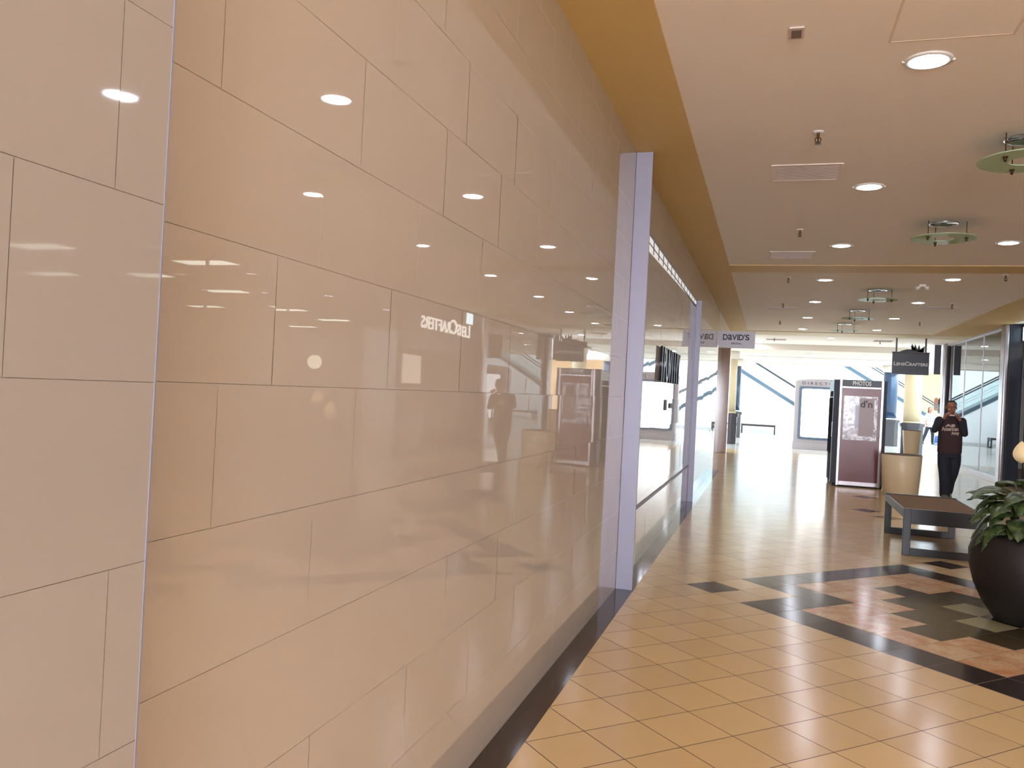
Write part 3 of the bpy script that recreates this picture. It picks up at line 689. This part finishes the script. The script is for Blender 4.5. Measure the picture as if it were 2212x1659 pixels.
def spathe(x, y, z, h):
    s = obj('flower_stem', tube(bmesh.new(), [(x*.3, y*.3, .59), (x*.8, y*.8, z*.8+.1), (x, y, z)], .006, 8), STEM, pt)
    bm = bmesh.new(); N_ = 10; rows = []
    for k in range(N_+1):
        t = k/N_; w_ = .065*math.sin(PI*t**.8)**.8+.002
        rows.append([Vector((x+w_*math.sin(a), y+.05-w_*.9*math.cos(a)+.02, z+h*t)) for a in (-1.3, -.65, 0, .65, 1.3)])
    a_ = [[bm.verts.new(q) for q in r] for r in rows]; b_ = [[bm.verts.new(q+Vector((0, .003, 0))) for q in r] for r in rows]
    for i in range(N_):
        for j in range(4): bm.faces.new((a_[i][j], a_[i][j+1], a_[i+1][j+1], a_[i+1][j])); bm.faces.new((b_[i][j+1], b_[i][j], b_[i+1][j], b_[i+1][j+1]))
    fl = obj('flower_spathe', bm, SPATHE, pt, True)
    obj('flower_spadix', tube(bmesh.new(), [(x, y+.04, z+.02), (x, y+.04, z+h*.6)], [.012, .007], 10), mat('spadix_cream', (214, 196, 120), .7, bump=.5, bscale=200), fl)
spathe(-.10, -.02, 1.20, .17)
spathe(.12, .10, 1.32, .17)

# ================================================================== PEOPLE
def remeshed(bm, name, voxel, m, parent=None, smooth_it=4, dec=None):
    me = bpy.data.meshes.new('tmp'); bmesh.ops.recalc_face_normals(bm, faces=bm.faces[:]); bm.to_mesh(me); bm.free()
    o = bpy.data.objects.new('tmp', me); C.objects.link(o)
    r = o.modifiers.new('r', 'REMESH'); r.mode = 'VOXEL'; r.voxel_size = voxel; r.use_smooth_shade = True
    s = o.modifiers.new('s', 'SMOOTH'); s.factor = .5; s.iterations = smooth_it
    dg = bpy.context.evaluated_depsgraph_get(); dg.update()
    me2 = bpy.data.meshes.new_from_object(o.evaluated_get(dg)); bpy.data.objects.remove(o)
    me2.name = name; me2.materials.clear(); me2.materials.append(m)
    for p in me2.polygons: p.use_smooth = True
    r = bpy.data.objects.new(name, me2); C.objects.link(r)
    if parent: r.parent = parent
    return r
def limb(bm, pts, rads, n=16):
    pts = [Vector(p) for p in pts]
    for i in range(len(pts)-1): tube(bm, [pts[i], pts[i+1]], [rads[i], rads[i+1]], n)
    for p, r in zip(pts, rads): ball(bm, p, r*1.0, 2)
def ell(c, rx, ry, n=24, ex=2.4):
    o = []
    for k in range(n):
        a = 2*PI*k/n; ca, sa = math.cos(a), math.sin(a)
        o.append((c[0]+rx*math.copysign(abs(ca)**(2/ex), ca), c[1]+ry*math.copysign(abs(sa)**(2/ex), sa), c[2]))
    return o
def add_hand(bm, wrist, elbow, curl_dir, palm_n, side, scale=1.0):
    """palm, four bent fingers of unequal length and a thumb off the side of the palm"""
    w_, e = Vector(wrist), Vector(elbow); d = (w_-e).normalized(); n = Vector(palm_n); n = (n-d*n.dot(d)).normalized(); s = d.cross(n)*side
    k = scale
    c = w_+d*.045*k
    tube(bm, [w_-d*.01, w_+d*.03*k, w_+d*.085*k], [.024*k, .028*k, .026*k], 12)
    for q in (-.022, .0, .022): tube(bm, [w_+d*.01*k+s*q*k*.6, w_+d*.085*k+s*q*k], [.016*k, .015*k], 10)
    for i, (q, ln) in enumerate(((-.030, .060), (-.010, .072), (.010, .078), (.030, .070))):
        p0 = w_+d*.085*k+s*q*k; p1 = p0+(d*.9+n*.45).normalized()*ln*.45*k; p2 = p1+(d*.25+n*.95).normalized()*ln*.35*k; p3 = p2+(n*.8-d*.45).normalized()*ln*.25*k
        limb(bm, [p0, p1, p2, p3], [.0098*k, .0088*k, .008*k, .007*k], 10)
    t0 = w_+d*.03*k+s*.026*k; t1 = t0+(s*.7+d*.5+n*.5).normalized()*.035*k; t2 = t1+(d*.6+n*.8).normalized()*.03*k; t3 = t2+(d*.4+n*.9-s*.3).normalized()*.022*k
    limb(bm, [t0, t1, t2, t3], [.013*k, .011*k, .0095*k, .008*k], 10)
SKIN = mat('warm_skin', (164, 108, 84), .5, var=.08, scale=20); HAIR = mat('dark_hair', (26, 20, 20), .7, bump=.5, bscale=120)
def head(bm, c, k=1.0, pitch=0):
    R = Matrix.Rotation(pitch, 4, 'X'); c = Vector(c)
    def P(x, y, z): return c+(R @ Vector((x, y, z)))*k
    ball(bm, P(0, .012, .035), .083*k, 3, (.93, 1.12, 1.02), R); ball(bm, P(0, -.022, -.035), .062*k, 3, (1, 1.0, 1.15), R)
    ball(bm, P(0, -.045, -.082), .034*k, 2, (1.2, .9, .8), R)           # chin
    tube(bm, [P(0, -.086, .022), P(0, -.108, -.018), P(0, -.092, -.03)], [.007*k, .014*k, .012*k], 10)   # nose
    for s in (-1, 1):
        ball(bm, P(s*.081, .018, -.005), .024*k, 2, (.4, .8, 1.25), R)   # ear
        ball(bm, P(s*.038, -.066, -.03), .026*k, 2, (1, .8, .8), R)      # cheek
    tube(bm, [P(-.05, -.078, .036), P(0, -.092, .034), P(.05, -.078, .036)], [.010*k, .012*k, .010*k], 8)   # brow
    for z in (-.052, -.062): tube(bm, [P(-.022, -.083, z), P(0, -.092, z), P(.022, -.083, z)], [.004*k, .0065*k, .004*k], 8)
    return P

# ---- the man with both hands raised to his mouth
man = thing('person', 'man in a dark printed sweatshirt and jeans walking with both hands at his mouth', 'person', (3.155, 16.5, 0), math.radians(-5))
HT = Vector((.0, -.02, 1.635))
RW, RE, RS = (-.125, -.20, 1.455), (-.262, -.13, 1.225), (-.185, .02, 1.405)
LW, LE, LS = (.115, -.20, 1.44), (.215, -.12, 1.185), (.185, .02, 1.405)
b = bmesh.new()
P_h = head(b, HT, 1.04, .12)
tube(b, [(0, .01, 1.40), (0, .0, 1.48), (0, .0, 1.57)], [.07, .058, .058], 16)
loft(b, [ell((0, .01, .84), .165, .10), ell((0, 0, 1.0), .165, .115), ell((0, .0, 1.2), .17, .11), ell((0, .01, 1.36), .175, .09), ell((0, .01, 1.43), .10, .06)])
for W1, E1, S1 in ((RW, RE, RS), (LW, LE, LS)): limb(b, [S1, E1, W1], [.048, .038, .026])
limb(b, [(-.085, 0, .86), (-.07, -.11, .50), (-.05, -.08, .12)], [.08, .055, .042]); limb(b, [(.085, 0, .86), (.075, .02, .49), (.035, .20, .14)], [.08, .055, .042])
add_hand(b, RW, RE, None, (.9, -.1, .2), 1); add_hand(b, LW, LE, None, (-.9, -.1, .2), -1)
remeshed(b, 'body', .006, SKIN, man, 3)
SWEAT = mat('dark_maroon_sweatshirt', (66, 46, 48), .85, var=.1, scale=30, bump=.1, bscale=50); SLEEVE = mat('charcoal_sleeve', (42, 42, 52), .85, var=.1, scale=30, bump=.1)
b = bmesh.new()
loft(b, [ell((0, .0, .815), .190, .135), ell((0, 0, .85), .198, .145), ell((0, -.01, 1.0), .20, .155), ell((0, -.005, 1.15), .195, .145), ell((0, .0, 1.3), .20, .125), ell((0, .01, 1.38), .185, .105), ell((0, .01, 1.44), .12, .085), ell((0, .005, 1.475), .075, .072)])
for S1 in (RS, LS): ball(b, S1, .066, 3)
tor = remeshed(b, 'sweatshirt', .009, SWEAT, man, 3)
for W1, E1, S1 in ((RW, RE, RS), (LW, LE, LS)):
    b = bmesh.new(); wv = Vector(W1)*.82+Vector(E1)*.18
    limb(b, [S1, Vector(S1)*.5+Vector(E1)*.5, E1, Vector(E1)*.5+wv*.5, wv], [.070, .064, .058, .050, .040])
    remeshed(b, 'sleeve', .009, SLEEVE, tor, 3)
obj('neckband', tube(bmesh.new(), [(.074*math.cos(a), .072*math.sin(a)+.004, 1.475) for a in [2*PI*k/24 for k in range(25)]], .009, 8), SLEEVE, tor, True)
# print on the chest, wrapped on the cloth
tor_bvh = BVHTree.FromPolygons([v.co[:] for v in tor.data.vertices], [tuple(p.vertices) for p in tor.data.polygons])
PRINT = mat('cream_print', (196, 176, 160), .8, var=.15, scale=40)
def chest_text(s, size, x, z, width, rotz=0.0, name='chest_print'):
    o = text(name, s, size, PRINT, tor, (0, 0, 0), (0, 0, 0), 0, .004, width=width)
    cr_, sr_ = math.cos(rotz), math.sin(rotz)
    for v in o.data.vertices:
        px, pz = v.co.x*cr_-v.co.y*sr_+x, v.co.x*sr_+v.co.y*cr_+z
        hit = tor_bvh.ray_cast(Vector((px, -1, pz)), Vector((0, 1, 0)))
        y = hit[0].y-.004 if hit[0] else -.14
        v.co = (px, y, pz)
    return o
chest_text('All', .06, -.015, 1.315, .16, .03)
chest_text('American', .095, -.015, 1.255, .27, .04)
chest_text('Army', .07, .065, 1.185, .13, .04)
b = bmesh.new()
for k in range(24): pass
JEANS = mat('dark_blue_jeans', (32, 38, 50), .8, var=.2, scale=12, bump=.2, bscale=25)
b = bmesh.new()
loft(b, [ell((0, .005, .74), .17, .13), ell((0, .005, .80), .18, .135), ell((0, .0, .88), .165, .12)])
limb(b, [(-.088, 0, .80), (-.078, -.06, .62), (-.070, -.11, .47), (-.06, -.10, .28), (-.052, -.085, .085)], [.104, .110, .098, .088, .086])
limb(b, [(.088, 0, .80), (.082, .02, .62), (.070, .04, .47), (.045, .12, .30), (.03, .19, .12)], [.104, .110, .096, .082, .078])
remeshed(b, 'jeans', .010, JEANS, man, 4)
SHOE = mat('grey_sneaker', (130, 122, 100), .7, var=.3, scale=60)
for (x, y, z, p_) in ((-.055, -.10, 0, 0), (.03, .21, .02, .25)):
    b = bmesh.new(); M = Matrix.Translation((x, y, z)) @ Matrix.Rotation(p_, 4, 'X')
    loft(b, [ell((0, -.07, .012), .050, .155), ell((0, -.07, .035), .053, .158), ell((0, -.055, .065), .050, .13), ell((0, .0, .085), .036, .07), ell((0, .03, .11), .036, .042)])
    bmesh.ops.transform(b, matrix=M, verts=b.verts[:])
    sh = remeshed(b, 'shoe', .008, SHOE, man, 2)
    b = bmesh.new(); loft(b, [ell((0, -.07, .0), .054, .162), ell((0, -.07, .022), .056, .164)]); bmesh.ops.transform(b, matrix=M, verts=b.verts[:]); obj('shoe_sole', b, mat('dark_sole', (36, 34, 34), .7), sh, True)
b = bmesh.new(); ball(b, P_h(0, .020, .052), .088, 3, (.98, 1.12, .95)); 
for v in b.verts[:]:
    if v.co.z < HT.z+.035+(.0 if v.co.y > HT.y+.0 else .065) and v.co.y < HT.y+.03: v.co.y = max(v.co.y, HT.y-.02)
remeshed(b, 'hair', .008, HAIR, man, 2)
EYE = mat('eye_white', (200, 186, 176), .3); LIP = mat('lip_brown', (110, 56, 48), .5)
for s in (-1, 1):
    e = obj('eye', ball(bmesh.new(), P_h(s*.031, -.072, .012), .010, 2, (1.2, .6, .6)), EYE, man, True)
    obj('pupil', ball(bmesh.new(), P_h(s*.031, -.0775, .010), .005, 2, (1, .6, 1)), HAIR, e, True)
    obj('eyebrow', tube(bmesh.new(), [P_h(s*.014, -.099, .036), P_h(s*.032, -.093, .041), P_h(s*.05, -.084, .036)], [.003, .0045, .003], 8), HAIR, man, True)
wr = thing('snack_wrapper', 'small white wrapped snack held between the man\'s hands at his mouth', 'snack', (3.155, 16.5, 0), math.radians(-5))
obj('wrapper', tube(bmesh.new(), [(-.055, -.285, 1.50), (-.01, -.29, 1.505), (.03, -.29, 1.50)], [.009, .012, .008], 10), WHITE, wr, True)
obj('snack', tube(bmesh.new(), [(.03, -.29, 1.50), (.055, -.285, 1.495)], [.009, .008], 10), WOOD, wr, True)

# ---- the woman far behind carrying a blue bag
wm = thing('person', 'woman in black and white patterned top and dark trousers walking in the far court', 'person', (7.22, 42.3, 0), math.radians(10))
b = bmesh.new(); head(b, (0, -.02, 1.60), 1.0, .15)
tube(b, [(0, .01, 1.36), (0, 0, 1.52)], [.06, .05], 14)
loft(b, [ell((0, .0, .84), .15, .10), ell((0, 0, 1.05), .13, .09), ell((0, .0, 1.25), .16, .10), ell((0, .01, 1.38), .12, .07)])
limb(b, [(-.15, 0, 1.34), (-.20, .02, 1.12), (-.20, -.08, .92)], [.045, .036, .026]); limb(b, [(.15, 0, 1.34), (.24, -.02, 1.14), (.26, -.08, .94)], [.045, .036, .026])
limb(b, [(-.08, 0, .86), (-.18, -.02, .48), (-.30, .0, .09)], [.08, .055, .04]); limb(b, [(.08, 0, .86), (.13, -.04, .48), (.14, -.02, .09)], [.08, .055, .04])
add_hand(b, (-.20, -.08, .92), (-.20, .02, 1.12), None, (1, 0, 0), 1); add_hand(b, (.26, -.08, .94), (.24, -.02, 1.14), None, (-1, 0, 0), -1)
remeshed(b, 'body', .008, SKIN, wm, 3)
def pattern_mat():
    m = bpy.data.materials.new('patterned_cloth'); m.use_nodes = True; nt = m.node_tree; bb = nt.nodes['Principled BSDF']; N = nt.nodes.new; L = nt.links.new
    tc = N('ShaderNodeTexCoord'); v = N('ShaderNodeTexVoronoi'); v.inputs['Scale'].default_value = 24; L(tc.outputs['Object'], v.inputs['Vector'])
    r = N('ShaderNodeValToRGB'); r.color_ramp.interpolation = 'CONSTANT'; e = r.color_ramp.elements; e[0].color = (.03, .035, .05, 1); e[1].position = .42; e[1].color = (.8, .82, .86, 1)
    L(v.outputs['Distance'], r.inputs[0]); L(r.outputs[0], bb.inputs['Base Color']); bb.inputs['Roughness'].default_value = .8
    return m
b = bmesh.new()
loft(b, [ell((0, .0, .80), .20, .14), ell((0, 0, 1.0), .17, .12), ell((0, .0, 1.25), .175, .12), ell((0, .01, 1.36), .15, .09), ell((0, .0, 1.42), .07, .06)])
limb(b, [(-.16, 0, 1.34), (-.205, .02, 1.12)], [.06, .055]); limb(b, [(.16, 0, 1.34), (.24, -.02, 1.14)], [.06, .055])
remeshed(b, 'blouse', .012, pattern_mat(), wm, 3)
b = bmesh.new(); loft(b, [ell((0, 0, .78), .16, .12), ell((0, 0, .88), .15, .11)])
limb(b, [(-.08, 0, .80), (-.18, -.02, .48), (-.30, .0, .10)], [.098, .075, .06]); limb(b, [(.08, 0, .80), (.13, -.04, .48), (.14, -.02, .10)], [.098, .075, .06])
remeshed(b, 'trousers', .012, mat('black_trousers', (24, 28, 38), .8), wm, 3)
for x in (-.30, .14):
    b = bmesh.new(); loft(b, [ell((x, -.05, 0), .04, .12), ell((x, -.05, .05), .04, .12), ell((x, .0, .09), .035, .05)]); obj('shoe', b, HAIR, wm, True)
b = bmesh.new(); ball(b, (0, .015, 1.62), .105, 3, (1, 1.05, 1.1)); tube(b, [(0, .06, 1.60), (-.02, .10, 1.45)], [.08, .06], 14)
for v in b.verts[:]:
    if v.co.z < 1.66 and v.co.y < .0: v.co.y = .0
remeshed(b, 'hair', .012, HAIR, wm, 2)
bg = thing('shopping_bag', 'blue shopping bag carried low by the woman in the far court', 'bag', (7.52, 41.85, 0), math.radians(10))
obj('bag_body', loft(bmesh.new(), [ell((0, 0, 0), .18, .08, ex=5), ell((0, 0, .30), .16, .06, ex=5), ell((0, 0, .42), .14, .03, ex=5)]), mat('blue_bag_plastic', (36, 72, 128), .5), bg)
obj('bag_stripe', bx((-.17, -.084, .04), (.02, -.078, .08)), WHITE, bg)
for s in (-1, 1): obj('bag_handle', tube(bmesh.new(), [(-.08, s*.025, .41), (-.04, s*.02, .60), (.04, s*.02, .60), (.08, s*.025, .41)], .007, 8), mat('blue_bag_plastic', (36, 72, 128)), bg)

# ================================================================== FAR COURT
def escalator(label, y, d, x0, z0, x1, z1, wall=True):
    """band from the upper left (x0,z0) to the lower right (x1,z1)"""
    t = thing('escalator', label, 'escalator', (0, y, 0))
    sl = (z1-z0)/(x1-x0)
    def Z(x, o=0): return z0+(x-x0)*sl+o
    obj('side_wall', prism(bmesh.new(), [(x0, 0), (x1, 0), (x1, Z(x1, -.2)), (x0, Z(x0, -.2))], 'y', 0, d), OFFW, t)
    obj('side_band', prism(bmesh.new(), [(x0, Z(x0, -.2)), (x1, Z(x1, -.2)), (x1, Z(x1)), (x0, Z(x0))], 'y', -.03, d+.03), ESCB, t)
    for yy in (0.03, d-.03):
        obj('glass_balustrade', prism(bmesh.new(), [(x0, Z(x0)), (x1, Z(x1)), (x1, Z(x1, .72)), (x0, Z(x0, .72))], 'y', yy-.008, yy+.008), GLASS, t)
        obj('handrail', tube(bmesh.new(), [(x0, yy, Z(x0, .76)), (x1, yy, Z(x1, .76))], .035, 10), DKGREY, t)
        obj('kick_rail', tube(bmesh.new(), [(x0, yy, Z(x0, .36)), (x1, yy, Z(x1, .36))], .014, 8), STEEL, t)
    n = int((x1-x0)/.4); st = bmesh.new()
    for k in range(n): x = x0+(x1-x0)*k/n; box(st, (x, .08, Z(x)-.5), (x+.4, d-.08, Z(x)-.28))
    obj('steps', st, STEEL, t)
    return t
escalator('escalator with a blue side band sloping down behind the directory kiosk', 43.0, 1.2, -4.2, 4.90, 3.5, .30)
escalator('farther escalator with a pale blue band above the photo booth', 46.5, 1.2, .9, 5.55, 9.6, .30)
struct(obj('baseboard_far', bx((-4.2, 42.955, 0), (3.5, 42.975, .16)), mat('pale_baseboard', (196, 196, 196), .5)))
# clothes shop at the back right
cs = thing('clothes_shop_front', 'bright beige clothes shop front at the back right of the court', 'shop front', (8.6, 50.5, 0))
obj('shop_backdrop', bx((-1.2, 1.0, 0), (4.2, 1.1, 3.7)), mat('warm_shop_wall', (226, 178, 130), .7), cs)
obj('shop_header', bx((-1.2, .0, 3.7), (4.2, .15, 4.4)), OFFW, cs)
for x in (-1.2, 4.1): obj('shop_jamb', bx((x, 0, 0), (x+.1, .15, 3.7)), OFFW, cs)
crk = thing('clothes_rack', 'rack of dark and brown garments in the far clothes shop', 'clothes rack', (9.6, 50.0, 1.3))
obj('rail', tube(bmesh.new(), [(-1.0, 0, 1.0), (1.0, 0, 1.0)], .02, 8), STEEL, crk)
for s in (-1, 1): obj('rack_leg', tube(bmesh.new(), [(s*1.0, 0, -1.3), (s*1.0, 0, 1.0)], .02, 8), STEEL, crk)
gcols = [(120, 70, 44), (40, 34, 36), (150, 110, 80), (34, 30, 34), (90, 52, 40), (200, 160, 120)]
for k in range(9):
    g = bmesh.new(); x = -.8+.2*k; h_ = .7+.15*(k % 3)
    prism(g, [(-.03, -.0), (.03, 0), (.075, -.1), (.08, -h_), (-.08, -h_), (-.075, -.1)], 'y', -.18, .18); o = obj('hanging_garment', g, mat('garment_%d' % (k % 6), gcols[k % 6], .9)); o.location = (9.6+x, 50.0, 2.272)
    tag(o, ['brown', 'black', 'tan', 'charcoal', 'rust', 'beige'][k % 6]+' garment hanging on the far shop rack, %s along it' % ['first', 'second', 'third', 'fourth', 'fifth', 'sixth', 'seventh', 'eighth', 'ninth'][k], 'garment', 'garments on the far rack')

# ================================================================== STORE INTERIOR (seen mirrored)
for k, (x, y) in enumerate(((9.75, 10.73), (12.9, 14.0), (10.3, 14.1), (10.24, 16.7), (13.85, 20.6), (10.8, 20.3), (11, 23.3), (14.1, 26.4), (7.5, 12.4), (7.2, 24.0))):
    t = thing('ceiling_panel_light', 'square white ceiling panel light inside the shop on the right, seen mirrored', 'ceiling light', (x, y, ZC), 0, 'panel lights in the shop ceiling')
    obj('light_frame', frame_plate([(-.6, -.3), (.6, -.3), (.6, .3), (-.6, .3)], [(-.56, -.26), (.56, -.26), (.56, .26), (-.56, .26)], 'z', -.015, -.001), WHITE, t)
    obj('diffuser', bx((-.56, -.26, -.01), (.56, .26, -.002)), TROF, t)
gl = thing('globe_floor_lamp', 'round glowing globe lamp inside the right-hand shop, seen mirrored', 'lamp', (RX+.9, 13.6, 0))
obj('lamp_base', lathe([(.14, 0), (.14, .02), (.02, .03)], 24), DKGREY, gl); obj('lamp_pole', tube(bmesh.new(), [(0, 0, .03), (0, 0, 1.8)], .012, 8), DKGREY, gl); obj('lamp_globe', ball(bmesh.new(), (0, 0, 1.93), .13, 3), BULB, gl, True)
for k, (x, y) in enumerate(((8, 10), (8, 16), (9, 23))):
    t = thing('display_counter', 'wooden display counter inside the right-hand shop, %s' % ['nearest', 'middle', 'farthest'][k], 'counter', (x, y, 0))
    obj('counter_body', bx((-.4, -1.0, 0), (.4, 1.0, .85), .01), WOOD, t); obj('counter_top', bx((-.45, -1.05, .85), (.45, 1.05, .9), .01), WHITE, t)
